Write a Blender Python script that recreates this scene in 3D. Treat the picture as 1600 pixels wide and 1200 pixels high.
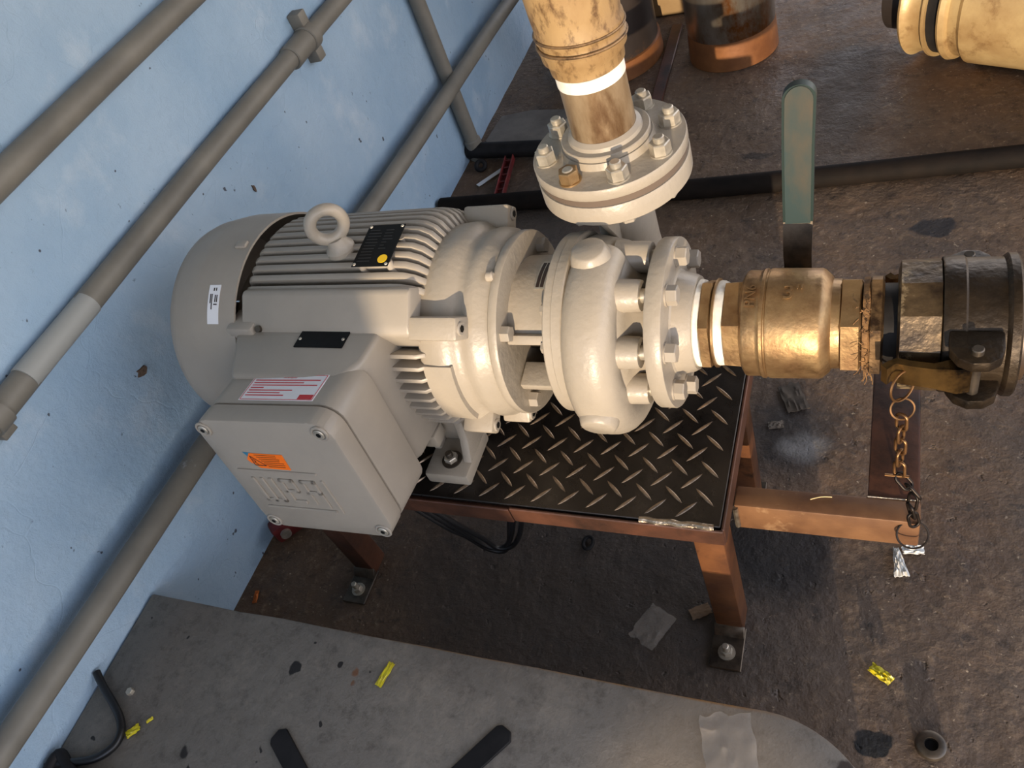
import bpy, bmesh, math, random
from mathutils import Vector, Matrix, noise
random.seed(7)
sc = bpy.context.scene
for o in list(bpy.data.objects): bpy.data.objects.remove(o)
C = sc.collection

def lin(c):
    return tuple(((v/255)/12.92 if v/255 <= .04045 else ((v/255+.055)/1.055)**2.4) for v in c) + (1,)

# ------------------------------------------------------------------ camera
cam = bpy.data.cameras.new('camera'); cam.sensor_width = 36; cam.sensor_fit = 'HORIZONTAL'
cam.lens = 1271.245/1600*36; cam.clip_start = .02
co = bpy.data.objects.new('camera', cam); C.objects.link(co); sc.camera = co
# rows = world axes of the camera (right, up, back)
cr = Vector((.90903802, .29153034, -.29775819)); cd = Vector((.0367632, -.76785917, -.63956295)); cf = Vector((-.41508836, .57044049, -.70873077))
co.matrix_world = Matrix(((cr.x, -cd.x, -cf.x, .221), (cr.y, -cd.y, -cf.y, -.666), (cr.z, -cd.z, -cf.z, 1.1406), (0, 0, 0, 1)))

# ------------------------------------------------------------------ light
SUN_EL, SUN_AZ = math.radians(5.0), math.radians(11.3)      # low evening sun behind the camera
sdir = Vector((math.sin(SUN_AZ)*math.cos(SUN_EL), -math.cos(SUN_AZ)*math.cos(SUN_EL), math.sin(SUN_EL)))
sl = bpy.data.lights.new('sun', 'SUN'); sl.energy = 5.7; sl.angle = math.radians(.35); sl.color = (1, .79, .55)
so = bpy.data.objects.new('sun', sl); C.objects.link(so); so.rotation_euler = (-sdir).to_track_quat('-Z', 'Y').to_euler(); so.location = (1, -4, 3)
w = bpy.data.worlds.new('sky'); sc.world = w; w.use_nodes = True
nt = w.node_tree; bg = nt.nodes['Background']
# clear evening sky: pale near the horizon, blue overhead, the same all round
tcw = nt.nodes.new('ShaderNodeTexCoord'); sx_ = nt.nodes.new('ShaderNodeSeparateXYZ'); nt.links.new(tcw.outputs['Generated'], sx_.inputs[0])
rp = nt.nodes.new('ShaderNodeValToRGB'); nt.links.new(sx_.outputs[2], rp.inputs[0])
rp.color_ramp.elements[0].position = 0.0; rp.color_ramp.elements[0].color = (.98, .87, .77, 1)
rp.color_ramp.elements[1].position = .6; rp.color_ramp.elements[1].color = (.37, .50, .76, 1)
nt.links.new(rp.outputs[0], bg.inputs[0]); bg.inputs[1].default_value = 3.3
sc.view_settings.view_transform = 'Standard'; sc.view_settings.look = 'None'
sc.view_settings.gamma = 1; sc.view_settings.use_curve_mapping = False
sc.view_settings.exposure = 0.0

# ------------------------------------------------------------------ materials
def newmat(name):
    m = bpy.data.materials.new(name); m.use_nodes = True
    t = m.node_tree; b = t.nodes['Principled BSDF']
    return m, t, b
def N(t, kind, **kw):
    n = t.nodes.new(kind)
    for k, v in kw.items(): setattr(n, k, v)
    return n
def noise_fac(t, vec, scale, lo, hi, detail=6, rough=.6):
    n = N(t, 'ShaderNodeTexNoise'); n.inputs['Scale'].default_value = scale; n.inputs['Detail'].default_value = detail; n.inputs['Roughness'].default_value = rough
    t.links.new(vec, n.inputs['Vector'])
    r = N(t, 'ShaderNodeMapRange'); r.inputs[1].default_value = lo; r.inputs[2].default_value = hi
    t.links.new(n.outputs['Fac'], r.inputs[0]); return r.outputs[0]
def mixc(t, fac, a, b):
    m = N(t, 'ShaderNodeMix', data_type='RGBA')
    for s, v in ((m.inputs[0], fac), (m.inputs[6], a), (m.inputs[7], b)):
        if hasattr(v, 'links') or isinstance(v, bpy.types.NodeSocket): t.links.new(v, s)
        else: s.default_value = v
    return m.outputs[2]
def mth(t, op, a, b=None):
    m = N(t, 'ShaderNodeMath', operation=op); m.use_clamp = False
    for s, v in ((m.inputs[0], a), (m.inputs[1], b)):
        if v is None: continue
        if isinstance(v, bpy.types.NodeSocket): t.links.new(v, s)
        else: s.default_value = v
    return m.outputs[0]
def mat(name, c1, c2=None, rough=.5, metal=0., ns=10, bump=0., bs=80, dirt=None, lo=.35, hi=.65, coat=0, stretch=None, rough2=None, spec=None):
    m, t, b = newmat(name)
    tc = N(t, 'ShaderNodeTexCoord'); v = tc.outputs['Object']
    if stretch:
        mp = N(t, 'ShaderNodeMapping'); mp.inputs['Scale'].default_value = stretch; t.links.new(v, mp.inputs[0]); v = mp.outputs[0]
    col = lin(c1)
    if c2: col = mixc(t, noise_fac(t, v, ns, lo, hi), lin(c1), lin(c2))
    df = None
    if dirt:
        df = noise_fac(t, v, dirt[1], dirt[2], dirt[3], 8, .7)
        col = mixc(t, df, col, lin(dirt[0]))
    if isinstance(col, tuple): b.inputs['Base Color'].default_value = col
    else: t.links.new(col, b.inputs['Base Color'])
    b.inputs['Roughness'].default_value = rough; b.inputs['Metallic'].default_value = metal
    if rough2 is not None:
        rf = noise_fac(t, v, ns*1.7, .3, .7)
        rr = N(t, 'ShaderNodeMapRange'); rr.inputs[3].default_value = rough; rr.inputs[4].default_value = rough2
        t.links.new(rf, rr.inputs[0]); t.links.new(rr.outputs[0], b.inputs['Roughness'])
    if spec is not None: b.inputs['Specular IOR Level'].default_value = spec
    if coat: b.inputs['Coat Weight'].default_value = coat
    if bump:
        n = N(t, 'ShaderNodeTexNoise'); n.inputs['Scale'].default_value = bs; n.inputs['Detail'].default_value = 5; t.links.new(v, n.inputs['Vector'])
        bp = N(t, 'ShaderNodeBump'); bp.inputs['Strength'].default_value = bump; bp.inputs['Distance'].default_value = .002
        t.links.new(n.outputs['Fac'], bp.inputs['Height']); t.links.new(bp.outputs[0], b.inputs['Normal'])
    return m

PAINT = mat('grey_paint', (156, 147, 134), (149, 141, 129), rough=.42, ns=14, bump=.08, bs=220)
PAINTC = mat('grey_paint_on_casting', (162, 152, 137), (154, 145, 131), rough=.36, ns=16, bump=.35, bs=130)
BLACK = mat('black_plate', (12, 12, 12), (18, 18, 18), rough=.55, ns=60, spec=.15)
STEEL = mat('zinc_steel', (200, 192, 176), (164, 156, 142), rough=.38, metal=.6, ns=50)
DSTEEL = mat('dark_steel', (70, 64, 58), (110, 100, 88), rough=.4, metal=.8, ns=40)
WHITE = mat('white_label', (225, 225, 226), rough=.5)
ORANGE = mat('orange_label', (255, 120, 12), (250, 112, 8), rough=.45)
RED = mat('red_print', (190, 40, 46), rough=.5)
PRINT = mat('dark_print', (48, 34, 26), rough=.5)
YELLOW = mat('yellow_paint', (240, 196, 20), rough=.5)
TEAL = mat('teal_label', (40, 120, 150), rough=.5)
BRASS = mat('brass', (176, 146, 104), (136, 106, 74), rough=.33, metal=.75, ns=26, bump=.25, bs=160, dirt=((92, 66, 40), 18, .55, .72), rough2=.5)
BRASSD = mat('dirty_brass', (150, 120, 84), (88, 68, 46), rough=.45, metal=.55, ns=30, bump=.5, bs=120, dirt=((58, 42, 28), 24, .5, .62))
OILY = mat('oily_dark_metal', (64, 52, 38), (36, 29, 22), rough=.3, metal=.55, ns=22, bump=.5, bs=140, dirt=((24, 19, 14), 12, .5, .66), rough2=.55)
OILYW = mat('worn_oily_metal', (104, 86, 62), (52, 41, 30), rough=.38, metal=.5, ns=34, bump=.6, bs=110, dirt=((158, 138, 106), 30, .58, .64))
TAPE = mat('white_thread_tape', (238, 234, 222), (220, 212, 196), rough=.6, ns=40, bump=.6, bs=90)
HEMP = mat('hemp_fibre', (150, 112, 70), (92, 66, 40), rough=.9, ns=90, bump=1, bs=200)
RUST = mat('red_oxide_steel', (92, 58, 42), (62, 40, 30), rough=.5, metal=.25, ns=16, bump=.25, bs=120, dirt=((30, 22, 18), 9, .52, .7))
RUSTB = mat('brown_beam_steel', (128, 92, 62), (92, 62, 42), rough=.5, metal=.2, ns=12, bump=.2, bs=90, dirt=((176, 142, 104), 9, .58, .7))
LEGM = mat('orange_brown_leg', (124, 80, 48), (86, 54, 36), rough=.42, metal=.3, ns=16, bump=.2, bs=100, dirt=((32, 24, 20), 11, .56, .68))
PLATE = mat('oily_tread_plate', (42, 37, 33), (31, 27, 24), rough=.4, metal=.4, ns=20, bump=.15, bs=140, dirt=((14, 12, 11), 26, .6, .68), rough2=.22)
TREAD = mat('worn_tread_bar', (158, 138, 116), (84, 72, 60), rough=.3, metal=.75, ns=60)
WELD = mat('weld_bead', (190, 178, 160), (120, 108, 94), rough=.3, metal=.85, ns=60, bump=.8, bs=160)
PVC = mat('grey_conduit', (122, 118, 108), (104, 101, 93), rough=.55, ns=10, dirt=((150, 152, 150), 14, .66, .72))
PVCL = mat('pale_conduit', (150, 152, 148), rough=.55)
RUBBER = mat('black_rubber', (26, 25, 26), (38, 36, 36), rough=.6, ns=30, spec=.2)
CABLE = mat('black_cable', (24, 24, 25), rough=.38)
BLKPIPE = mat('black_painted_pipe', (20, 17, 15), (30, 24, 20), spec=.12, rough=.75, ns=20, bump=.4, bs=60, dirt=((96, 74, 54), 22, .68, .74))
STAIN = mat('stained_steel_pipe', (160, 140, 112), (112, 88, 60), rough=.4, metal=.35, ns=30, bump=.2, bs=100, dirt=((84, 58, 34), 16, .52, .66), stretch=(1, 1, .35))
HOSE = mat('dirty_cream_sleeve', (158, 130, 88), (128, 98, 60), rough=.6, ns=14, bump=.6, bs=70, dirt=((88, 62, 34), 80, .5, .66), stretch=(1, 1, .5))
GASKET = mat('brown_gasket', (98, 84, 72), rough=.8)
LEVER = mat('teal_lever_sleeve', (80, 71, 58), (46, 62, 62), rough=.45, ns=14, lo=.4, hi=.6, stretch=(1, 1, .5))
LEVERS = mat('teal_lever_edge', (24, 44, 42), rough=.5)
POST = mat('polished_pipe', (176, 168, 156), (120, 104, 84), rough=.28, metal=.9, ns=9, bump=.3, bs=40, dirt=((120, 76, 40), 7, .5, .6), stretch=(1, 1, .6))
POSTR = mat('rusty_pipe_foot', (140, 92, 54), (112, 70, 40), rough=.5, metal=.3, ns=14, bump=.3, bs=80)
DRUM = mat('dark_drum', (66, 58, 54), (48, 42, 40), rough=.4, metal=.3, ns=6, dirt=((108, 74, 46), 5, .58, .7))
BIGP = mat('tan_coated_pipe', (196, 170, 122), (160, 130, 88), rough=.4, metal=.2, ns=8, bump=.4, bs=60, dirt=((120, 88, 54), 10, .55, .68))
YPLAS = mat('yellow_plastic', (214, 200, 40), (190, 172, 30), rough=.35, ns=60)
WPLAS = mat('white_plastic', (220, 218, 210), rough=.4)
REDB = mat('red_painted_steel', (116, 40, 38), (80, 28, 28), rough=.5, ns=30)
CARD = mat('tan_card', (150, 124, 98), (120, 100, 80), rough=.8, ns=30)
PALE = mat('pale_block', (150, 126, 90), (130, 106, 74), rough=.7, ns=8)
FIBRE = mat('straw', (200, 180, 130), rough=.8)

def film(name, c, a):
    m, t, b = newmat(name); b.inputs['Base Color'].default_value = lin(c); b.inputs['Roughness'].default_value = .18
    b.inputs['Alpha'].default_value = a; return m
FILM = film('clear_plastic_film', (190, 180, 168), .2)

def wall_mat():
    m, t, b = newmat('blue_wall_paint')
    p = N(t, 'ShaderNodeNewGeometry').outputs['Position']
    col = mixc(t, noise_fac(t, p, 3.5, .35, .7), lin((160, 184, 204)), lin((136, 166, 192)))
    col = mixc(t, mth(t, 'MULTIPLY', noise_fac(t, p, 9, .56, .74), .55), col, lin((190, 204, 214)))
    # scuffs and chips
    sc1 = noise_fac(t, p, 75, .68, .74, 4, .6); area = noise_fac(t, p, 5, .52, .62, 3)
    col = mixc(t, mth(t, 'MULTIPLY', sc1, area), col, lin((58, 70, 84)))
    sp = noise_fac(t, p, 48, .745, .765, 2, .5)
    col = mixc(t, sp, col, lin((66, 74, 86)))
    t.links.new(col, b.inputs['Base Color']); b.inputs['Roughness'].default_value = .55
    n1 = noise_fac(t, p, 34, .25, .75, 8, .7); n2 = noise_fac(t, p, 9, .3, .7, 3)
    h = mth(t, 'ADD', n1, mth(t, 'MULTIPLY', n2, 1.2))
    v = N(t, 'ShaderNodeTexVoronoi', feature='DISTANCE_TO_EDGE'); v.inputs['Scale'].default_value = 3.2
    wn = N(t, 'ShaderNodeTexNoise'); wn.inputs['Scale'].default_value = 9; t.links.new(p, wn.inputs['Vector'])
    va = N(t, 'ShaderNodeVectorMath', operation='MULTIPLY_ADD'); va.inputs[1].default_value = (.16, .16, .16); t.links.new(wn.outputs['Color'], va.inputs[0]); t.links.new(p, va.inputs[2])
    t.links.new(va.outputs[0], v.inputs['Vector'])
    cr_ = N(t, 'ShaderNodeMapRange'); cr_.inputs[1].default_value = 0; cr_.inputs[2].default_value = .006; t.links.new(v.outputs['Distance'], cr_.inputs[0])
    h = mth(t, 'ADD', h, mth(t, 'MULTIPLY', cr_.outputs[0], .22))
    bp = N(t, 'ShaderNodeBump'); bp.inputs['Strength'].default_value = .5; bp.inputs['Distance'].default_value = .004
    t.links.new(h, bp.inputs['Height']); t.links.new(bp.outputs[0], b.inputs['Normal'])
    return m
WALL = wall_mat()

def spot(t, p, c, r, soft, warp=.05, ws=14, sx=1, sy=1):
    wn = N(t, 'ShaderNodeTexNoise'); wn.inputs['Scale'].default_value = ws; wn.inputs['Detail'].default_value = 4; t.links.new(p, wn.inputs['Vector'])
    va = N(t, 'ShaderNodeVectorMath', operation='MULTIPLY_ADD'); va.inputs[1].default_value = (warp*2,)*3; t.links.new(wn.outputs['Color'], va.inputs[0]); t.links.new(p, va.inputs[2])
    sb = N(t, 'ShaderNodeVectorMath', operation='SUBTRACT'); sb.inputs[1].default_value = (c[0]+warp, c[1]+warp, (c[2] if len(c) > 2 else 0)+warp); t.links.new(va.outputs[0], sb.inputs[0])
    ml = N(t, 'ShaderNodeVectorMath', operation='MULTIPLY'); ml.inputs[1].default_value = (1/sx, 1/sy, .4); t.links.new(sb.outputs[0], ml.inputs[0])
    ln = N(t, 'ShaderNodeVectorMath', operation='LENGTH'); t.links.new(ml.outputs[0], ln.inputs[0])
    r_ = N(t, 'ShaderNodeMapRange'); r_.interpolation_type = 'SMOOTHSTEP'; r_.inputs[1].default_value = r; r_.inputs[2].default_value = max(r-soft, 0); t.links.new(ln.outputs['Value'], r_.inputs[0])
    return r_.outputs[0]
def floor_mat():
    m, t, b = newmat('dirty_concrete')
    p = N(t, 'ShaderNodeNewGeometry').outputs['Position']
    col = mixc(t, noise_fac(t, p, 5, .3, .7, 8), lin((116, 89, 64)), lin((78, 59, 44)))
    col = mixc(t, mth(t, 'MULTIPLY', noise_fac(t, p, 1.6, .4, .65, 4), .6), col, lin((96, 87, 77)))
    col = mixc(t, mth(t, 'MULTIPLY', noise_fac(t, p, 60, .52, .72, 8, .75), .7), col, lin((150, 126, 100)))
    col = mixc(t, mth(t, 'MULTIPLY', noise_fac(t, p, 26, .53, .66, 10, .78), .8), col, lin((40, 32, 26)))
    col = mixc(t, noise_fac(t, p, 110, .66, .72, 3, .6), col, lin((170, 150, 124)))
    # oil soaked area under and in front of the stand, ash, spills, painted shade
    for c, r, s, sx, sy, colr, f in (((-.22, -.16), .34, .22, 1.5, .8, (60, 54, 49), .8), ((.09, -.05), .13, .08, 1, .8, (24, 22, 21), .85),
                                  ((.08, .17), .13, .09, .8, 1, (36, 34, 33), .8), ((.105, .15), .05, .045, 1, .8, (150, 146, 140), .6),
                                  ((.3, .675), .042, .008, 1, .9, (40, 38, 39), .95), ((.222, -.296), .02, .004, 1.2, .7, (10, 9, 9), 1),  # black spot paints in the darkness of the hole by the step
                                  ((.5, .1), .3, .2, .7, 1, (72, 66, 58), .5), ((-.6, .6), .5, .3, .6, 1, (70, 66, 62), .75),
                                  ((.11, 1.2), .3, .18, .35, 1.1, (70, 62, 54), .65), ((-.06, .95), .025, .012, 1.6, .8, (50, 42, 36), .8), ((.03, .42), .2, .12, .8, .8, (80, 74, 66), .6)):  # long band listed first paints in pipe shade at the back
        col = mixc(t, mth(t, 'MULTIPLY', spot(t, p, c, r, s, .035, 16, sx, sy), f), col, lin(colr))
    t.links.new(col, b.inputs['Base Color'])
    rr = N(t, 'ShaderNodeMapRange'); rr.inputs[3].default_value = .5; rr.inputs[4].default_value = .85; t.links.new(noise_fac(t, p, 7, .3, .7), rr.inputs[0]); t.links.new(rr.outputs[0], b.inputs['Roughness'])
    h = mth(t, 'ADD', noise_fac(t, p, 60, .2, .8, 8, .65), mth(t, 'MULTIPLY', noise_fac(t, p, 18, .3, .7, 5), 1.5))
    pit = noise_fac(t, p, 40, .66, .72, 3)
    h = mth(t, 'SUBTRACT', h, mth(t, 'MULTIPLY', pit, 1.5))
    bp = N(t, 'ShaderNodeBump'); bp.inputs['Strength'].default_value = .6; bp.inputs['Distance'].default_value = .004
    t.links.new(h, bp.inputs['Height']); t.links.new(bp.outputs[0], b.inputs['Normal'])
    return m
FLOOR = floor_mat()
def slab_mat():
    m, t, b = newmat('grey_concrete_step')
    p = N(t, 'ShaderNodeNewGeometry').outputs['Position']
    col = mixc(t, noise_fac(t, p, 6, .3, .7, 8), lin((132, 125, 115)), lin((108, 102, 94)))
    col = mixc(t, mth(t, 'MULTIPLY', noise_fac(t, p, 46, .5, .7, 10, .8), .75), col, lin((74, 68, 62)))
    col = mixc(t, mth(t, 'MULTIPLY', noise_fac(t, p, 12, .5, .7, 8, .75), .6), col, lin((158, 148, 134)))
    col = mixc(t, noise_fac(t, p, 34, .72, .735, 2, .5), col, lin((38, 35, 33)))
    for c, r, s, sx, sy, colr, f in (((-.5, -.415, .187), .011, .003, 1, 1, (36, 34, 33), 1), ((-.405, -.4, .187), .007, .004, 1, 1, (120, 76, 44), .8), ((-.4, -.416, .187), .006, .004, 1, 1, (110, 72, 44), .8),
                                  ((-.61, -.55, .187), .009, .004, 1, 1, (44, 40, 38), 1), ((.07, -.46, .187), .16, .1, 1, 1, (176, 152, 122), .5), ((.2, -.395, .187), .012, .004, 1, 1.4, (60, 50, 42), 1)):  # wide pale spot paints warm sunlight onto the right of the step
        col = mixc(t, mth(t, 'MULTIPLY', spot(t, p, c, r, s, .012, 40, sx, sy), f), col, lin(colr))
    sep = N(t, 'ShaderNodeSeparateXYZ'); t.links.new(p, sep.inputs[0])
    e = N(t, 'ShaderNodeMapRange'); e.inputs[1].default_value = -.353; e.inputs[2].default_value = -.349; t.links.new(sep.outputs[1], e.inputs[0])
    e2 = N(t, 'ShaderNodeMapRange'); e2.inputs[1].default_value = -.5; e2.inputs[2].default_value = -.3; t.links.new(sep.outputs[0], e2.inputs[0])
    ef = mth(t, 'MULTIPLY', mth(t, 'MULTIPLY', e.outputs[0], e2.outputs[0]), noise_fac(t, p, 9, .35, .6, 4))
    col = mixc(t, ef, col, lin((150, 104, 34)))
    t.links.new(col, b.inputs['Base Color']); b.inputs['Roughness'].default_value = .75
    bp = N(t, 'ShaderNodeBump'); bp.inputs['Strength'].default_value = .5; bp.inputs['Distance'].default_value = .003
    t.links.new(noise_fac(t, p, 55, .2, .8, 8, .65), bp.inputs['Height']); t.links.new(bp.outputs[0], b.inputs['Normal'])
    return m
SLAB = slab_mat()

# ------------------------------------------------------------------ mesh helpers
def basis(d):
    d = Vector(d).normalized(); a = Vector((0, 0, 1)) if abs(d.z) < .9 else Vector((1, 0, 0))
    u = d.cross(a).normalized(); return u, d.cross(u).normalized(), d
class G:
    def __init__(s): s.v = []; s.f = []
    def add(s, vs, fs, M=None):
        k = len(s.v); s.v += [(M @ Vector(v) if M else Vector(v)) for v in vs]; s.f += [tuple(i+k for i in f) for f in fs]; return s
    def box(s, lo, hi, bev=0., seg=2, M=None):
        bm = bmesh.new(); bmesh.ops.create_cube(bm, size=1)
        c = [(a+b)/2 for a, b in zip(lo, hi)]; d = [abs(b-a) for a, b in zip(lo, hi)]
        for v in bm.verts: v.co = Vector((c[0]+v.co.x*d[0], c[1]+v.co.y*d[1], c[2]+v.co.z*d[2]))
        if bev: bmesh.ops.bevel(bm, geom=bm.edges[:], offset=min(bev, min(d)*.49), segments=seg, affect='EDGES', profile=.5)
        return s.bm(bm, M)
    def bm(s, bm, M=None):
        bm.verts.index_update(); s.add([v.co.copy() for v in bm.verts], [[v.index for v in f.verts] for f in bm.faces], M); bm.free(); return s
    def cyl(s, p0, p1, r0, r1=None, n=24, phase=0., caps=True, bev=0.):
        r1 = r0 if r1 is None else r1; p0 = Vector(p0); p1 = Vector(p1)
        L = (p1-p0).length
        prof = [(0, r0), (L, r1)] if not bev else [(0, r0-bev), (bev, r0), (L-bev, r1), (L, r1-bev)]
        return s.rev(prof, p0, p1-p0, n, phase, caps)
    def rev(s, prof, o, d, n=48, phase=0., caps=True):
        u, w_, d = basis(d); o = Vector(o); vs = []; fs = []
        for (t, r) in prof:
            for i in range(n):
                a = 2*math.pi*i/n+phase; vs.append(o+d*t+(u*math.cos(a)+w_*math.sin(a))*r)
        for j in range(len(prof)-1):
            for i in range(n): fs.append((j*n+i, j*n+(i+1) % n, (j+1)*n+(i+1) % n, (j+1)*n+i))
        if caps: fs.append(tuple(range(n))); fs.append(tuple((len(prof)-1)*n+i for i in range(n)))
        return s.add(vs, fs)
    def lx(s, prof, n=72, caps=True):                 # lathe round the shaft axis (y 0, z .442)
        x0 = prof[0][0]; return s.rev([(x-x0, r) for x, r in prof], (x0, 0, AZ), (1, 0, 0), n, 0, caps)
    def lz(s, prof, x, y, n=56, caps=True):
        z0 = prof[0][0]; return s.rev([(z-z0, r) for z, r in prof], (x, y, z0), (0, 0, 1), n, 0, caps)
    def hexp(s, p, d, af, h, phase=0., ch=.0012):
        u, w_, d = basis(d); p = Vector(p); r = af/math.sqrt(3)
        return s.rev([(0, r), (h-ch, r), (h, r*.9)], p, d, 6, phase)
    def tube(s, pts, r, n=10, closed=False, sub=6, spline=True):
        P_ = [Vector(p) for p in pts]
        if spline and len(P_) > 2:
            q = []; m = len(P_); rng = m if closed else m-1
            for i in range(rng):
                a, b, c, d = (P_[(i-1) % m] if closed or i > 0 else P_[i]), P_[i], P_[(i+1) % m], (P_[(i+2) % m] if closed or i+2 < m else P_[(i+1) % m])
                for k in range(sub):
                    t = k/sub; q.append(.5*((2*b)+(c-a)*t+(2*a-5*b+4*c-d)*t*t+(3*b-a-3*c+d)*t**3))
            if not closed: q.append(P_[-1])
            P_ = q
        m = len(P_); vs = []; fs = []; up = None
        for i, p in enumerate(P_):
            d = (P_[(i+1) % m]-P_[i-1]) if closed else (P_[min(i+1, m-1)]-P_[max(i-1, 0)])
            d.normalize()
            if up is None: u = basis(d)[0]
            else: u = (up-d*up.dot(d)).normalized()
            up = u; w_ = d.cross(u)
            rr = r[i*len(r)//m] if isinstance(r, list) else r
            for k in range(n):
                a = 2*math.pi*k/n; vs.append(p+(u*math.cos(a)+w_*math.sin(a))*rr)
        for i in range(m if closed else m-1):
            j = (i+1) % m
            for k in range(n): fs.append((i*n+k, i*n+(k+1) % n, j*n+(k+1) % n, j*n+k))
        if not closed: fs.append(tuple(range(n))); fs.append(tuple((m-1)*n+k for k in range(n)))
        return s.add(vs, fs)
    def ring(s, c, d, R, r, n=36, k=10, ex=1.):
        u, w_, d = basis(d); c = Vector(c)
        return s.tube([c+u*math.cos(2*math.pi*i/n)*R*ex+w_*math.sin(2*math.pi*i/n)*R for i in range(n)], r, k, True, spline=False)
    def prism(s, poly, ax, lo, hi, bev=0., seg=2, M=None):
        def mk(a, b, t): return {0: (t, a, b), 1: (a, t, b), 2: (a, b, t)}[ax]
        bm = bmesh.new(); n = len(poly)
        v0 = [bm.verts.new(mk(a, b, lo)) for a, b in poly]; v1 = [bm.verts.new(mk(a, b, hi)) for a, b in poly]
        bm.faces.new(v0); bm.faces.new(v1)
        for i in range(n): bm.faces.new((v0[i], v0[(i+1) % n], v1[(i+1) % n], v1[i]))
        bmesh.ops.recalc_face_normals(bm, faces=bm.faces[:])
        if bev: bmesh.ops.bevel(bm, geom=bm.edges[:], offset=bev, segments=seg, affect='EDGES', profile=.5)
        return s.bm(bm, M)
    def arc(s, x0, x1, r0, r1, t0, t1, n=24):         # piece of a shell round the shaft axis
        vs = []; fs = []
        for i in range(n+1):
            a = math.radians(t0+(t1-t0)*i/n)
            for x, r in ((x0, r0), (x1, r0), (x1, r1), (x0, r1)): vs.append((x, -r*math.sin(a), AZ+r*math.cos(a)))
        for i in range(n):
            for k in range(4): fs.append((i*4+k, i*4+(k+1) % 4, i*4+4+(k+1) % 4, i*4+4+k))
        fs += [(0, 1, 2, 3), tuple(n*4+k for k in range(4))]
        return s.add(vs, fs)
    def build(s, name, m, parent=None, ang=35, off=None):
        me = bpy.data.meshes.new(name); o0 = root_loc(parent) if off is None else Vector(off)
        me.from_pydata([tuple(v-o0) for v in s.v], [], s.f)
        b = bmesh.new(); b.from_mesh(me); bmesh.ops.recalc_face_normals(b, faces=b.faces[:]); b.to_mesh(me); b.free()
        me.polygons.foreach_set('use_smooth', [True]*len(me.polygons)); me.set_sharp_from_angle(angle=math.radians(ang))
        me.materials.append(m); o = bpy.data.objects.new(name, me); C.objects.link(o)
        if parent: o.parent = parent
        elif off is not None: o.location = o0
        return o
def root_loc(p):
    v = Vector((0, 0, 0))
    while p: v += p.location; p = p.parent
    return v
AZ = .442
def tag(o, label, cat=None, group=None, kind=None):
    o['label'] = label
    if cat: o['category'] = cat
    if group: o['group'] = group
    if kind: o['kind'] = kind
    return o
def thing(name, label, cat, loc, group=None):
    o = bpy.data.objects.new(name, None); C.objects.link(o); o.location = loc; o.empty_display_size = .05
    return tag(o, label, cat, group)
def struct(o): o['kind'] = 'structure'; return o
def single(g, name, m, label, cat, base, group=None, ang=35):
    return tag(g.build(name, m, None, ang, base), label, cat, group)
def text_mesh(s, size, depth, align='CENTER'):
    cu = bpy.data.curves.new('t', 'FONT'); cu.body = s; cu.size = size; cu.extrude = depth; cu.align_x = align; cu.align_y = 'CENTER'; cu.resolution_u = 3
    o = bpy.data.objects.new('t', cu); C.objects.link(o); dg = bpy.context.evaluated_depsgraph_get(); dg.update()
    me = bpy.data.meshes.new_from_object(o.evaluated_get(dg)); bpy.data.objects.remove(o)
    vs = [v.co.copy() for v in me.vertices]; fs = [tuple(p.vertices) for p in me.polygons]; bpy.data.meshes.remove(me); return vs, fs
def pol(r, deg, x):                                    # point round the shaft axis, 0 = up, 90 = towards the viewer's side
    a = math.radians(deg); return Vector((x, -r*math.sin(a), AZ+r*math.cos(a)))

# ================================================================== setting
WX = -.82
def lines(a, b, fine0, fine1, st, coarse):
    r = []; x = a
    while x < b-1e-6:
        r.append(x); x += st if fine0 <= x < fine1 else coarse
    r.append(b); return r
xs = lines(WX-.02, 4.0, WX-.02, .75, .011, .25); ys = lines(-6, 6, -.36, 1.75, .011, .25)
g = G(); nx = len(xs)
for y in ys:
    for x in xs:
        h = .0022*noise.noise(Vector((x*7, y*7, 0)))+.0012*noise.noise(Vector((x*23, y*23, 3)))+.0006*noise.noise(Vector((x*60, y*60, 5)))
        d = math.hypot((x-.222)/1.25, (y+.296)/.75)              # broken hole beside the step
        if d < .02: h -= .045*min(1, (.02-d)/.008)
        g.v.append(Vector((x, y, h-.001)))
for j in range(len(ys)-1):
    for i in range(nx-1): g.f.append((j*nx+i, j*nx+i+1, (j+1)*nx+i+1, (j+1)*nx+i))
floor = struct(g.build('floor', FLOOR, None, 180))
tag(floor, 'oil stained rough brown concrete floor under the pump stand')

g = G(); ys2 = lines(-2.4, 5, -.7, 1.7, .016, .2); zs2 = lines(-.03, 2.3, -.03, 1.0, .016, .2); nz = len(zs2)
for y in ys2:
    for z in zs2:
        h = .004*noise.noise(Vector((y*3, z*3, 1)))+.0015*noise.noise(Vector((y*13, z*13, 7)))
        g.v.append(Vector((WX+h, y, z)))
for j in range(len(ys2)-1):
    for i in range(nz-1): g.f.append((j*nz+i, j*nz+i+1, (j+1)*nz+i+1, (j+1)*nz+i))
k = len(g.v)
g.box((WX-.16, -2.4, -.03), (WX-.006, 5, 2.3))
wall = struct(g.build('wall_left', WALL, None, 60)); tag(wall, 'pale blue painted plaster wall with scuffs behind the motor')
# unseen wall added, end sloped, to cast the viewer's shade on the left
g = G(); g.prism([(-4.5, 0), (1.20, 0), (.842, 1.10), (.60, 1.95), (-4.5, 1.95)], 1, -6.3, -6.0, .01, 1)
tag(struct(g.build('shade_wall', WALL)), 'added unseen wall behind the viewer, shaped to cast the shade')

# shed roof overhead, open on the right-hand side where the daylight comes in
g = G(); g.box((-1.2, -2.8, 2.4), (2.5, 4.5, 2.48), .01)
tag(struct(g.build('ceiling', mat('grey_roof_sheet', (120, 116, 110), rough=.7))), 'grey shed roof above the pump')

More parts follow.
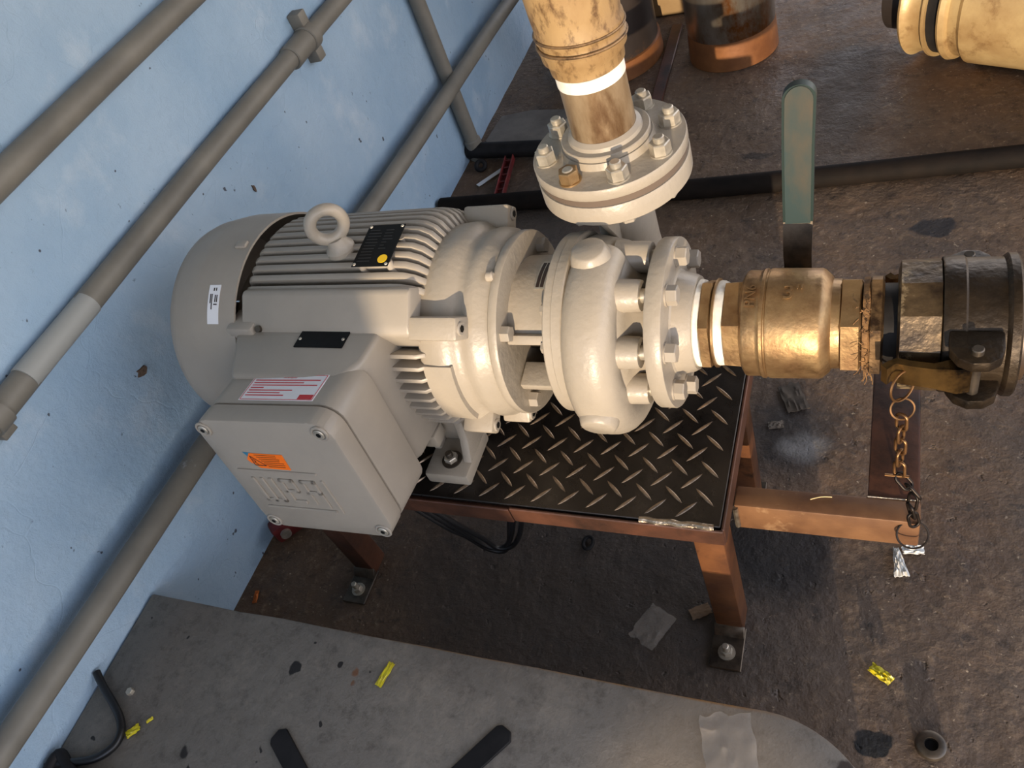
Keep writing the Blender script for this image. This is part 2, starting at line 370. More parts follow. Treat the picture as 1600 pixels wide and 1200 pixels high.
# raised step with a rounded corner
poly = [(WX+.002, -.352)]
for i in range(11): poly.append((WX+.1+i*.08, -.352+.004*i/10+.0025*noise.noise(Vector((i*1.7, 0, 0)))))
for i in range(13):
    a = math.pi/2*(1-i/12); poly.append((.115+.13*math.cos(a), -.477+.13*math.sin(a)))
poly += [(.245, -2.2), (WX+.002, -2.2)]
g = G(); g.prism(poly, 2, -.01, .187, .004, 2)
slab = struct(g.build('floor_step', SLAB, None, 40)); tag(slab, 'raised grey concrete step with a rounded corner in the foreground')

# lighter repair patch by the wall
g = G(); g.prism([(-.80, 1.10), (-.735, 1.062), (-.60, 1.055), (-.45, 1.10), (-.46, 1.2), (-.70, 1.235), (-.79, 1.22)], 2, -.004, .004, .002, 1)
pt = g.build('concrete_patch', mat('patch_concrete', (128, 122, 114), (104, 98, 92), rough=.8, ns=12, bump=.4, bs=80), floor)

# ================================================================== wall pipes
def hpipe(name, label, y0, z0, y1, z1, x, r, group='grey pipes on the wall'):
    t = thing(name, label, 'pipe', (x, (y0+y1)/2, (z0+z1)/2), group)
    g = G(); g.tube([(x, y0+(y1-y0)*i/12, z0+(z1-z0)*i/12+.003*math.sin(i*1.3)) for i in range(13)], r, 20); g.build('pipe_length', PVC, t)
    return t
p1 = hpipe('wall_pipe', 'grey conduit highest on the blue wall, in the upper left corner', -2, .770, 2.4, .770, WX+.02, .0195)
p2 = hpipe('wall_pipe', 'grey conduit across the middle of the blue wall with a pipe clamp on it', -2, .580, 2.4, .580, WX+.02, .0185)
p3 = hpipe('wall_pipe', 'lowest grey pipe on the blue wall, passing behind the motor', -1.5, .36, 1.60, .205, WX+.052, .019)
for y, z in ((-.9, .33), (1.56, .207)):
    g = G(); g.box((WX-.004, y-.012, z-.02), (WX+.06, y+.012, z+.02), .004); g.build('pipe_bracket', PVC, p3)
g = G(); g.cyl((WX+.02, .535, .58), (WX+.02, .62, .58), .0225, n=20, bev=.002); g.build('coupling_sleeve', PVC, p2)
g = G(); g.cyl((WX+.02, .60, .58), (WX+.02, .625, .58), .0255, n=20, bev=.002)
g.box((WX, .605, .60), (WX+.028, .63, .628), .003); g.box((WX, .605, .532), (WX+.028, .63, .56), .003); g.build('pipe_clamp', PVC, p2)
g = G(); g.cyl((WX+.0215, -.24, .582), (WX+.0215, -.10, .581), .0188, n=20); g.build('pale_sleeve', PVCL, p2)
g = G(); g.cyl((WX+.02, -.315, .58), (WX+.02, -.29, .58), .022, n=20); g.box((WX, -.315, .545), (WX+.02, -.292, .565), .002); g.build('pipe_clamp', PVC, p2)
pv = thing('wall_pipe', 'upright grey pipe crossing the lowest pipe near the wall corner', 'pipe', (WX+.024, 1.033, 0), 'grey pipes on the wall')
g = G(); g.tube([(WX+.024, 1.033, .05), (WX+.022, 1.034, .6), (WX+.022, 1.036, 2.2)], .0185, 20); g.build('pipe_length', PVC, pv)
g = G(); g.cyl((WX+.024, 1.033, .0), (WX+.024, 1.033, .06), .0225, n=20, bev=.003); g.build('socket', PVC, pv)

# ================================================================== electric motor
mo = thing('electric_motor', 'grey finned electric motor with fan cover and terminal box on the stand', 'motor', (-.40, 0, .282))
g = G(); g.lx([(-.60, .07), (-.595, .096), (-.285, .096), (-.28, .08)]); g.build('stator_frame', PAINT, mo)
FINPROF = [(-.548, .090), (-.546, .128), (-.541, .138), (-.536, .146), (-.528, .150), (-.315, .151), (-.300, .149), (-.288, .142), (-.279, .130), (-.274, .090)]
def fin(deg, prof=FINPROF, th=.0041):
    a = math.radians(deg); ra = Vector((0, -math.sin(a), math.cos(a))); ta = Vector((0, -math.cos(a), -math.sin(a)))
    bm = bmesh.new(); n = len(prof); A = []; B = []
    for x, r in prof:
        k = th*(.8 if r < .12 else 1.0)
        c = Vector((x, 0, AZ))+ra*r
        A.append(bm.verts.new(c+ta*k)); B.append(bm.verts.new(c-ta*k))
    bm.faces.new(A); bm.faces.new(B)
    ed = []
    for i in range(n): bm.faces.new((A[i], A[(i+1) % n], B[(i+1) % n], B[i]))
    bmesh.ops.recalc_face_normals(bm, faces=bm.faces[:])
    bm.edges.ensure_lookup_table()
    ed = [e for e in bm.edges if all(v in A for v in e.verts) or all(v in B for v in e.verts)]
    bmesh.ops.bevel(bm, geom=ed, offset=.002, segments=2, affect='EDGES', profile=.6)
    g = G(); g.bm(bm); return g.build('cooling_fin', PAINT, mo, 40)
SHORT = [(x, min(r, .137)) for x, r in FINPROF]
for d in [-6.2-5.7*i for i in range(1, 16)]+[-6.2, -.2, 5.4, 11, 16.5, 22.2, 28]: fin(d)
for d in range(62, 160, 7): fin(d, SHORT, .003)
# smooth flank above the terminal box and the raised bed the box is bolted to
g = G(); g.prism([(-.05, .555), (-.074, .5775), (-.082, .5775), (-.112, .550), (-.118, .54), (-.10, .50), (-.04, .50)], 0, -.534, -.283, .004, 2); g.build('flank_panel', PAINT, mo)
g = G(); g.prism([(-.545, -.09), (-.545, -.118), (-.51, -.19), (-.350, -.19), (-.328, -.160), (-.322, -.09)], 2, .352, .5425, .007, 3); g.build('box_bed', PAINT, mo)
g = G(); g.box((-.553, -.122, .525), (-.512, -.085, .553), .003); g.build('corner_boss', PAINT, mo)
g = G(); g.cyl((-.505, -.113, .545), (-.505, -.117, .549), .0045, n=14); g.build('threaded_hole_boss', DSTEEL, mo)
# end shield
g = G(); g.lx([(-.292, .09), (-.290, .124), (-.284, .1285), (-.262, .1305), (-.250, .1290), (-.243, .1235), (-.238, .1205), (-.231, .1205), (-.226, .1225), (-.216, .1210), (-.208, .1165), (-.2005, .1150), (-.2005, .07)]); g.build('end_shield', PAINTC, mo)
for a0, a1 in ((68, 112), (-112, -72)):
    g = G(); g.arc(-.284, -.246, .12, .1325, a0, a1); g.build('shield_panel', PAINTC, mo)
def lug(deg, x0, x1, w_, r0, r1):
    a = math.radians(deg); ra = Vector((0, -math.sin(a), math.cos(a))); ta = Vector((0, -math.cos(a), -math.sin(a)))
    M = Matrix(((1, 0, 0, 0), (0, ta.y, ra.y, 0), (0, ta.z, ra.z, AZ), (0, 0, 0, 1)))
    g = G(); g.box((x0, -w_/2, r0), (x1, w_/2, r1), .004, 2, M); l = g.build('bolt_lug', PAINTC, mo)
    c = Vector((x1-.004, 0, AZ))+ra*(r1-.011)
    g = G(); g.cyl(c, c+Vector((.006, 0, 0)), .0085, n=20, bev=.001); g.build('bolt_head', PAINT, l)
    g = G(); g.cyl(c+Vector((.0055, 0, 0)), c+Vector((.0066, 0, 0)), .0045, n=6); g.build('hex_socket', BLACK, l)
lug(47, -.287, -.222, .028, .115, .152); lug(-47, -.287, -.222, .028, .115, .150)
lug(124, -.275, -.232, .024, .115, .146); lug(-124, -.275, -.232, .024, .115, .146)
lug(148, -.245, -.205, .02, .105, .137)
g = G(); p = pol(.118, 17, -.207); g.cyl(p, p+Vector((.010, 0, 0)), .006, n=20, bev=.002); g.build('grease_boss', PAINTC, mo)
# fan cover
g = G(); g.lx([(-.545, .1535), (-.545, .1565), (-.612, .1565), (-.618, .1560), (-.655, .1505), (-.668, .1460), (-.678, .137), (-.684, .12), (-.685, .03), (-.682, .03), (-.680, .12), (-.674, .135), (-.66, .1445), (-.612, .1535), (-.545, .1535)], 96, False)
fc = g.build('fan_cover', PAINT, mo, 25)
g = G(); g.lx([(-.686, .028), (-.683, .028), (-.683, .0), (-.686, .0)][:2]+[], 24)
for r in (.04, .055, .07, .085, .10): g.ring((-.6855, 0, AZ), (1, 0, 0), r, .002, 40, 6)
g.build('fan_grille', DSTEEL, fc)
for dg in (4, -75, 140, -140):
    p = pol(.1545, dg, -.562); n_ = (p-Vector((-.562, 0, AZ))).normalized()
    g = G(); g.box((-.006, -.009, 0), (.006, .009, .0055), .002, 2, Matrix.Translation(p) @ n_.to_track_quat('Z', 'X').to_matrix().to_4x4()); g.build('cover_screw', PAINT, fc)
def onshell(R, x0, x1, d0, d1, th=.0006, n=10):
    g = G(); g.arc(x0, x1, R, R+th, d0, d1, n); return g
st = onshell(.1568, -.590, -.571, 26.5, 45.5).build('cover_sticker', WHITE, fc); tag(st, 'small white printed sticker')
g = G()
for k, (a0, a1, x0, x1) in enumerate(((28, 29.5, -.582, -.580), (28, 29.5, -.578, -.5765), (31, 35.5, -.5865, -.585), (31, 38.5, -.584, -.5825), (31.5, 35, -.5785, -.577), (31.5, 35, -.5755, -.574), (35.8, 36.4, -.580, -.574))):
    g.arc(x0, x1, .1574, .1577, a0, a1, 6)
g.build('sticker_print', PRINT, fc)
# eye bolt
g = G(); b0 = Vector((-.402, -.018, .588))
g.rev([(0, .0185), (.006, .0185), (.009, .016), (.014, .0135), (.022, .012)], b0, (0, 0, 1), 28)
g.ring(b0+Vector((0, 0, .042)), (.62, -.78, .0), .0205, .0078, 40, 14)
g.build('eye_bolt', PAINTC, mo)
# name plates
M = Matrix.Translation((-.340, -.023, .598)) @ Matrix.Rotation(math.radians(6), 4, 'X')
np_ = G().box((-.026, -.034, 0), (.026, .034, .0012), .0005, 1, M).build('name_plate', BLACK, mo); tag(np_, 'black rating plate with rivets and a yellow dot')
for sx in (-1, 1):
    for sy in (-1, 1): G().rev([(0, .0022), (.0008, .0019), (.0012, .0008)], M @ Vector((sx*.0225, sy*.0305, .0012)), M.to_3x3() @ Vector((0, 0, 1)), 12).build('rivet', STEEL, np_)
G().cyl(M @ Vector((.0145, -.0225, .0012)), M @ Vector((.0145, -.0225, .0017)), .0065, n=24).build('yellow_dot', YELLOW, np_)
g = G()
for i in range(11):
    for x0, x1 in ((-.021, -.002), (.002, .012+.007*random.random())):
        if not (i < 4 and x0 > 0): g.box((x0, -.026+i*.005, .0012), (x1-random.random()*.006, -.025+i*.005, .0014), 0, 1, M)
g.build('plate_print', mat('faint_print', (30, 30, 30), rough=.5), np_)
for x in (-.36, -.32):
    for y in (-.045, -.002): G().cyl((x, y, .57), (x, y, .5930), .005, n=12).build('plate_post', PAINT, mo)
M2 = Matrix.Translation((-.4015, -.128, .5435))
sp_ = G().prism([(-.036, .013), (.036, .013), (.036, -.013), (-.036, -.013)], 2, -.001, .0008, .0003, 1, M2).build('terminal_plate', BLACK, mo); tag(sp_, 'small blank black plate with two rivets')
for sx in (-1, 1): G().rev([(0, .0022), (.0008, .0019), (.0012, .0008)], M2 @ Vector((sx*.032, 0, .0008)), (0, 0, 1), 12).build('rivet', STEEL, sp_)
# terminal box, tilted a few degrees; lid faces the viewer
rt = Vector((.99898895, .00490045, .04468848)); up = Vector((-.04495637, .10889431, .99303623)); nn = Vector((0, -.99404, .109))
bc = Vector((-.421, -.271, .447))
TB = Matrix(((rt.x, up.x, nn.x, bc.x), (rt.y, up.y, nn.y, bc.y), (rt.z, up.z, nn.z, bc.z), (0, 0, 0, 1)))
def rrect(a, b, r, n=5, cx=0, cy=0):
    out = []
    for sx, sy, a0 in ((1, 1, 0), (-1, 1, 90), (-1, -1, 180), (1, -1, 270)):
        for i in range(n+1):
            t = math.radians(a0+90*i/n); out.append((cx+sx*(a-r)+r*math.cos(t), cy+sy*(b-r)+r*math.sin(t)))
    return out
def rbox(g, a, b, r, z0, z1, bev, M): return g.prism(rrect(a, b, r), 2, z0, z1, bev, 2, M)
g = G(); rbox(g, .1015, .1015, .026, -.098, -.0305, .003, TB); tb = g.build('terminal_box', PAINT, mo)
g = G(); rbox(g, .094, .094, .024, -.033, -.028, .0, TB); g.build('lid_gasket', BLACK, tb)
g = G(); rbox(g, .1025, .1025, .027, -.0292, 0, .0045, TB); g.build('lid', PAINT, tb)
for sx in (-1, 1):
    for sy in (-1, 1):
        q = lambda dz: TB @ Vector((sx*.087, sy*.087, dz))
        n3 = TB.to_3x3() @ Vector((0, 0, 1))
        g = G(); g.ring(q(.0005), n3, .0095, .0018, 28, 8); g.build('screw_recess', PAINT, tb)
        g = G(); g.rev([(0, .007), (.002, .007), (.003, .0058)], q(0), n3, 20); g.build('lid_screw', STEEL, tb)
        g = G(); g.cyl(q(.0029), q(.0034), .0032, n=6); g.build('hex_socket', BLACK, tb)
# embossed maker's mark on the lid: heavy square letter strokes in a bracket
g = G()
def stroke(x0, y0, x1, y1): g.box((x0, y0, -.001), (x1, y1, .0022), .0009, 1, TB)
stroke(-.082, .013, .041, .017); stroke(.040, -.058, .0445, .004); stroke(-.078, -.058, .034, -.054)
for x in (-.070, -.056, -.042): stroke(x, -.044, x+.006, .002)
stroke(-.070, -.044, -.036, -.038)
stroke(-.027, -.044, -.021, .002); stroke(-.027, -.004, -.004, .002); stroke(-.027, -.044, -.004, -.038); stroke(-.027, -.023, -.004, -.018); stroke(-.010, -.023, -.004, .002)
stroke(.006, -.044, .012, .002); stroke(.006, -.004, .030, .002); stroke(.024, -.050, .030, .002); stroke(.006, -.024, .030, -.018)
g.build('embossed_mark', PAINT, tb)
# orange warning sticker, torn at one corner, with the blue label under it
g = G(); g.prism([(-.052, .049), (-.040, .048), (-.047, .037)], 2, .0001, .0005, 0, 1, TB); g.build('label_corner', TEAL, tb)
g = G(); g.prism([(-.043, .0475), (.008, .047), (.006, .020), (-.040, .021), (-.046, .028), (-.050, .030), (-.0525, .036)], 2, .0002, .0008, 0, 1, TB); ow = g.build('warning_sticker', ORANGE, tb); tag(ow, 'orange electric shock warning sticker')
g = G()
tri = [(-.046, .0435), (-.029, .0255), (-.046, .0255)]
tri = [(-.044, .043), (-.0275, .0265), (-.045, .0265)]
for i in range(3):
    a = Vector(tri[i]+(0,)); b = Vector(tri[(i+1) % 3]+(0,)); d = (b-a).normalized(); nrm = Vector((-d.y, d.x, 0))*.0007
    g.add([TB @ Vector((*(q_.xy), .0012)) for q_ in (a-nrm, b-nrm, b+nrm, a+nrm)], [(0, 1, 2, 3)])
for a, b in (((-.0425, .038), (-.040, .033)), ((-.040, .033), (-.0425, .0325)), ((-.0425, .0325), (-.039, .028))):
    a = Vector(a+(0,)); b = Vector(b+(0,)); d = (b-a).normalized(); nrm = Vector((-d.y, d.x, 0))*.0006
    g.add([TB @ Vector((*(q_.xy), .0012)) for q_ in (a-nrm, b-nrm, b+nrm, a+nrm)], [(0, 1, 2, 3)])
for i in range(7):
    x0 = -.034+(.004*i if i > 3 else 0)*.5 if i > 0 else -.03
    g.box((-.036+.0018*i, .0448-i*.0034, .0009), (.003-.010*random.random(), .0455-i*.0034, .0011), 0, 1, TB)
g.build('sticker_print', PRINT, tb)
# white and red notice on top of the box
tz = .1016
def tq(x0, x1, d0, d1, h0, h1, g): g.box((x0, tz+h0, d0), (x1, tz+h1, d1), 0, 1, TB)
g = G(); g.box((-.048, tz, -.078), (.064, tz+.0005, -.035), .0002, 1, TB); nt_ = g.build('notice_sticker', WHITE, tb); tag(nt_, 'white notice sticker with red print')
g = G()
for x0, x1, d0, d1 in ((-.046, .062, -.0768, -.0762), (-.046, .062, -.0368, -.0362), (-.0462, -.0456, -.0765, -.0365), (.0616, .0622, -.0765, -.0365), (.040, .0605, -.0445, -.0375)): tq(x0, x1, d0, d1, .0005, .0008, g)
for i in range(7):
    L_ = (.056, .034, .056, -.022, .024, .008, .016)[i]; tq(-.042, L_, -.0692+i*.0042, -.0678+i*.0042, .0005, .0008, g)
g.build('sticker_print', RED, tb)
vs, fs = text_mesh('ATENÇÃO', .0042, .0001)
g = G(); g.add([TB @ Vector((.009+v.x, tz+.0009+v.z, -.0733+(-v.y))) for v in vs], fs); g.build('sticker_title', RED, tb)
# feet
for sx0, sx1 in ((-.350, -.284), (-.545, -.479)):
    for sy in (1, -1):
        g = G()
        y = lambda v: sy*v
        x0, x1 = sx0, sx1
        g.box((x0, min(y(-.157), y(-.075)), .282), (x1, max(y(-.157), y(-.075)), .304), .004)
        g.prism([(y(-.135), .300), (y(-.118), .335), (y(-.108), .385), (y(-.06), .385), (y(-.06), .300)], 0, x1-.014, x1, .004)
        g.prism([(y(-.115), .300), (y(-.105), .35), (y(-.06), .36), (y(-.06), .300)], 0, x0, x0+.012, .003)
        g.prism([(y(-.095), .300), (y(-.095), .36), (y(-.06), .375), (y(-.06), .300)], 0, x0+.006, x1-.006, .004)
        ft = g.build('foot', PAINTC, mo)
        c = Vector(((x0+x1)/2+.002, y(-.131), .304))
        G().rev([(0, .0145), (.002, .0145), (.0025, .013)], c, (0, 0, 1), 24).build('washer', DSTEEL, ft)
        G().hexp(c+Vector((0, 0, .0022)), (0, 0, 1), .017, .0075, .3).build('hex_nut', STEEL, ft)
        G().cyl(c+Vector((0, 0, .005)), c+Vector((0, 0, .017)), .0052, n=14, bev=.001).build('stud', DSTEEL, ft)
g = G(); g.box((-.352, -.128, .326), (-.326, -.100, .350), .003); g.build('earth_lug', PAINTC, mo)
G().cyl((-.339, -.120, .3495), (-.339, -.120, .3515), .007, n=18).build('earth_hole', BLACK, mo)

# ================================================================== pump
pu = thing('centrifugal_pump', 'grey cast centrifugal pump bolted between the motor and the brass valve', 'pump', (-.09, 0, .282))
VX = -.083
# lantern adapter: flange disc, solid saddle with windows and ribs
g = G(); g.lx([(-.1995, .05), (-.1995, .1165), (-.198, .1175), (-.190, .1175), (-.1885, .1165), (-.1885, .05)]); ad = g.build('adapter_flange', PAINTC, pu)
g = G(); g.arc(-.190, -.132, .073, .085, -42, 56); g.build('lantern_saddle', PAINTC, pu, 30)
g = G(); g.arc(-.190, -.132, .073, .085, 104, 256); g.build('lantern_saddle', PAINTC, pu, 30)
for d in (57, 103):
    a = math.radians(d); ra = Vector((0, -math.sin(a), math.cos(a))); ta = Vector((0, -math.cos(a), -math.sin(a)))
    M = Matrix(((1, 0, 0, 0), (0, ta.y, ra.y, 0), (0, ta.z, ra.z, AZ), (0, 0, 0, 1)))
    g = G(); g.box((-.186, -.006, .060), (-.130, .006, .094), .002, 2, M); g.build('lantern_rib', PAINTC, pu)
g = G(); g.lx([(-.196, .034), (-.175, .034), (-.172, .022), (-.13, .022), (-.13, .02)]); g.build('pump_shaft', DSTEEL, pu)
g = G(); g.lx([(-.1985, .0), (-.1985, .072), (-.1905, .072), (-.1905, .0)][1:3]); g.build('shaft_guard', RUBBER, pu)
npl = onshell(.0856, -.158, -.138, -14, 17, .0012).build('pump_plate', STEEL, pu); tag(npl, 'small silver rating plate with black columns')
g = G()
for x0 in (-.1562, -.1508): g.arc(x0, x0+.0042, .0868, .0871, -11, 15.5, 8)
for i in range(5): g.arc(-.1445, -.1405, .0868, .0871, -11+i*5.4, -7.6+i*5.4, 3)
g.build('plate_print', PRINT, npl)
for d in (52, 128, -52, -128):
    p = pol(.099, d, -.1885)
    b = G().hexp(p, (1, 0, 0), .018, .011, .2).build('hex_bolt', PAINT, pu)
for d in (35, 62, 100, -40):
    p = pol(.093, d, -.134); G().hexp(p, (-1, 0, 0), .013, .008, .5).build('hex_bolt', PAINT, pu)
# back plate ring
g = G(); g.lx([(-.134, .05), (-.134, .1100), (-.1325, .1112), (-.1235, .1112), (-.1225, .1125), (-.1115, .1125), (-.110, .111), (-.110, .05)]); g.build('casing_cover', PAINTC, pu)
# spiral casing: section swells from the top round the front and the bottom to the back, then up into the outlet neck
g = G(); nseg = 72; ncs = 28; vs = []; fs = []
OY = .130
for i in range(nseg+1):
    t = i/nseg; deg = -8+(278)*t; s_ = max(0, min(1, deg/270))
    Ro = .1145+.0245*min(1, deg/135 if deg > 0 else 0)+(.028*((deg-135)/135) if deg > 135 else 0)
    rho = .024+.016*s_
    hw = .0305+.006*s_
    Rc = Ro-rho; a = math.radians(deg)
    ra = Vector((0, -math.sin(a), math.cos(a)))
    for k in range(ncs):
        b = 2*math.pi*k/ncs; cb, sb = math.cos(b), math.sin(b)
        vs.append(Vector((VX+hw*math.copysign(abs(cb)**.8, cb), 0, AZ))+ra*(Rc+rho*math.copysign(abs(sb)**.9, sb)))
# neck rings continuing upwards from the last section
last_deg = 270; y_c = .1670-.040
for j in range(1, 7):
    t = j/6; z = AZ+.118*t; rr_ = .040-.004*t+(.006*max(0, t-.7)/.3); hx = .0365+(.0)*t
    yc = y_c+(.136-y_c)*t
    for k in range(ncs):
        b = 2*math.pi*k/ncs; cb, sb = math.cos(b), math.sin(b)
        vs.append(Vector((VX+(-.086-VX)*t+(hx if t < .7 else rr_)*cb, yc+rr_*sb, z)))
rows = nseg+1+6
for i in range(rows-1):
    for k in range(ncs): fs.append((i*ncs+k, i*ncs+(k+1) % ncs, (i+1)*ncs+(k+1) % ncs, (i+1)*ncs+k))
fs.append(tuple(range(ncs))); fs.append(tuple((rows-1)*ncs+k for k in range(ncs)))
g.add(vs, fs)
g.lx([(-.113, .03), (-.112, .104), (-.100, .108), (-.065, .100), (-.052, .090), (-.046, .078), (-.040, .066), (-.02, .06), (-.02, .03)])
vo = g.build('volute_casing', PAINTC, pu, 60)
for p, d, r, h in ((Vector((-.086, 0, AZ)), 2, .019, .1225), (Vector((-.082, 0, AZ)), 108, .020, .1372)):
    a = math.radians(d); ra = Vector((0, -math.sin(a), math.cos(a)))
    g = G(); g.rev([(0, r+.006), (h-.112, r+.0035), (h-.1055, r+.001), (h-.1035, r-.0015)], p+ra*.105, ra, 32); g.build('plug_boss', PAINTC, pu, 50)
for k in range(8):
    d = 22.5+45*k; c = Vector((0, .083*math.cos(math.radians(d)), AZ+.083*math.sin(math.radians(d)))); rad = Vector((0, math.cos(math.radians(d)), math.sin(math.radians(d))))
    g = G(); g.rev([(0, .022), (.012, .0195), (.038, .0185), (.041, .0175)], c+Vector((-.068, 0, 0)), (1, 0, 0), 20); g.build('flange_boss', PAINTC, pu, 50)
    g = G(); g.cyl(c+Vector((-.028, 0, 0)), c+Vector((-.016, 0, 0)), .0085, n=16); g.build('stud', STEEL, pu)
    g = G(); g.cyl(c, c+Vector((.002, 0, 0)), .0125, n=22); g.hexp(c+Vector((.002, 0, 0)), (1, 0, 0), .020, .0115, .1+.37*k); g.build('hex_bolt', PAINT, pu)
g = G(); g.lx([(-.019, .045), (-.019, .1005), (-.0175, .1015), (-.0015, .1015), (0, .1005), (0, .064), (.002, .0615), (.018, .0575), (.0225, .055), (.0225, .045)]); g.build('suction_flange', PAINTC, pu)
DX, DY = -.086, .136
g = G(); g.lz([(.556, .03), (.557, .0905), (.559, .0925), (.5815, .0925), (.583, .0915), (.583, .03)], DX, DY, 72); g.build('discharge_flange', PAINTC, pu)
for k in range(8):
    a = math.radians(22.5+45*k); G().hexp((DX+.075*math.cos(a), DY+.075*math.sin(a), .557), (0, 0, -1), .019, .009, .2).build('hex_bolt', PAINT, pu)
g = G(); g.prism([(DY-.030, .47), (DY-.085, .556), (DY-.02, .556), (DY-.02, .47)], 0, DX-.004, DX+.004, .0015); g.build('flange_rib', PAINTC, pu)

# ================================================================== discharge pipe
dp = thing('discharge_pipe', 'upright stained pipe with bolted grey flange standing on the pump outlet', 'pipe', (DX, DY, .583))
G().lz([(.583, .03), (.583, .0895), (.5925, .0895), (.5925, .03)], DX, DY).build('gasket', GASKET, dp)
g = G(); g.lz([(.5925, .03), (.5925, .0915), (.594, .0925), (.6055, .0925), (.607, .0915), (.607, .06), (.608, .057), (.616, .0545), (.6165, .04), (.6165, .03)], DX, DY, 72); g.build('flange', PAINTC, dp)
G().lz([(.6165, .03), (.6165, .053), (.6225, .053), (.6235, .052), (.6235, .03)], DX, DY).build('collar', PAINTC, dp)
G().lz([(.6235, .03), (.6235, .0445), (.628, .0435), (.632, .0385), (.632, .03)], DX, DY).build('weld_fillet', PAINT, dp)
G().lz([(.63, .03), (.63, .038), (.73, .038), (.73, .03)], DX, DY).build('pipe_length', STAIN, dp)
G().lz([(.694, .0382), (.6945, .0389), (.7085, .0391), (.709, .0384)], DX, DY, caps=False).build('white_tape', TAPE, dp)
g = G(); g.lz([(.7095, .038), (.711, .0415), (.722, .0425), (.728, .047), (.736, .0475), (.739, .0485), (.741, .0465), (.748, .0468), (.752, .0490), (.757, .0485), (.760, .047), (.775, .0480), (.80, .049), (1.2, .050), (1.9, .050), (1.9, .03)], DX, DY); g.build('sleeve', HOSE, dp, 50)
for z in (.7405, .7525):
    g = G(); g.ring((DX, DY, z), (.06, .05, 1), .0485, .0018, 48, 8); g.build('clamp_band', BRASSD, dp)
for k in range(8):
    a = math.radians(22.5+45*k); p = Vector((DX+.075*math.cos(a), DY+.075*math.sin(a), .607))
    nb = G().cyl(p, p+Vector((0, 0, .0018)), .0135, n=24)
    nb.hexp(p+Vector((0, 0, .0018)), (0, 0, 1), .0215, .0135, random.random()); nb = nb.build('hex_nut', STEEL if k != 5 else BRASS, dp)
    G().cyl(p+Vector((0, 0, .012)), p+Vector((0, 0, .022 if k != 5 else .0165)), .0066, n=18, bev=.0012).build('stud', STEEL, nb)

# ================================================================== suction line: nipple, ball valve, hose coupling
np2 = thing('pipe_nipple', 'short brass hex nipple wrapped in white tape between pump flange and valve', 'pipe fitting', (.035, 0, AZ-.05))
G().lx([(.0215, .03), (.0215, .0500), (.024, .0515), (.029, .0505), (.030, .03)], 48).build('white_tape', TAPE, np2)
g = G(); g.rev([(0, .048), (.002, .0555), (.012, .0555), (.014, .05)], (.0285, 0, AZ), (1, 0, 0), 6, .35); g.rev([(0, .05), (.001, .052), (.003, .052), (.004, .045)], (.0425, 0, AZ), (1, 0, 0), 40); g.build('hex_body', BRASS, np2, 30)
G().lx([(.0445, .03), (.0445, .0485), (.0475, .0495), (.052, .0490), (.055, .0475), (.056, .03)], 48).build('white_tape', TAPE, np2)

bv = thing('ball_valve', 'brass ball valve with a tall teal lever standing upright behind it', 'valve', (.12, 0, AZ-.062))
g = G(); g.rev([(0, .046), (.002, .0535), (.021, .0545), (.0225, .052)], (.054, 0, AZ), (1, 0, 0), 6, .30); g.build('hex_end', BRASS, bv, 25)
g = G(); g.lx([(.0745, .03), (.0745, .0545), (.0775, .0595), (.080, .0605), (.092, .0600), (.0945, .0606), (.0965, .0622), (.0995, .0622), (.1005, .0603), (.102, .0603), (.103, .0620), (.106, .0623), (.140, .0615), (.156, .0612), (.159, .0600), (.166, .0535), (.168, .0495), (.1765, .0492), (.1775, .03)], 72); g.build('valve_body', BRASS, bv, 30)
g = G(); g.rev([(0, .049), (.0025, .0555), (.020, .0555), (.0225, .050)], (.1755, 0, AZ), (1, 0, 0), 6, .30); g.build('hex_end', BRASS, bv, 25)
g = G(); g.cyl((.122, .05, AZ-.012), (.122, .082, AZ-.012), .011, n=24); g.hexp((.122, .082, AZ-.012), (0, 1, 0), .02, .01); g.build('stem_housing', BRASS, bv)
g = G(); g.cyl((.122, .09, AZ-.012), (.122, .115, AZ-.012), .007, n=16); g.hexp((.122, .104, AZ-.012), (0, 1, 0), .018, .008); g.build('stem', DSTEEL, bv)
def plate_path(g, pts, hw, th):                       # bent flat bar: pts (x, y, z, half width)
    vs = []; fs = []; n = len(pts)
    for i, (x, y, z, h_) in enumerate(pts):
        a = Vector(pts[max(i-1, 0)][:3]); b = Vector(pts[min(i+1, n-1)][:3]); d = (b-a).normalized(); nr = Vector((0, -d.z, d.y)).normalized()
        for sx, sn in ((-1, -1), (1, -1), (1, 1), (-1, 1)): vs.append(Vector((x+sx*h_, y, z))+nr*sn*th/2)
    for i in range(n-1):
        for k in range(4): fs.append((i*4+k, i*4+(k+1) % 4, i*4+4+(k+1) % 4, i*4+4+k))
    fs += [(0, 1, 2, 3), tuple((n-1)*4+k for k in range(4))]; g.add(vs, fs); return g
g = G(); plate_path(g, [(.1225, .100, .425, .0155), (.1228, .100, .455, .0158), (.1232, .102, .468, .0160), (.124, .112, .492, .0162), (.1243, .114, .500, .0163)], 0, .005); lv = g.build('lever_bar', DSTEEL, bv)
g = G(); outline = [(.1243, .497, .0164), (.1262, .54, .0166), (.1290, .60, .0166), (.1325, .655, .0166)]
pts = [(x, .114, z, h_) for x, z, h_ in outline]
for i in range(1, 9):
    a = math.pi/2*i/8; pts.append((.1325+.0012*i/8, .114, .655+.0166*math.sin(a), max(.0012, .0166*math.cos(a))))
plate_path(g, pts, 0, .010); lo = g.build('lever_sleeve', LEVERS, lv, 50)
g = G(); plate_path(g, [(x, .1085, z-.001, h_*.84) for x, y, z, h_ in pts], 0, .0022); g.build('sleeve_face', LEVER, lv, 50)
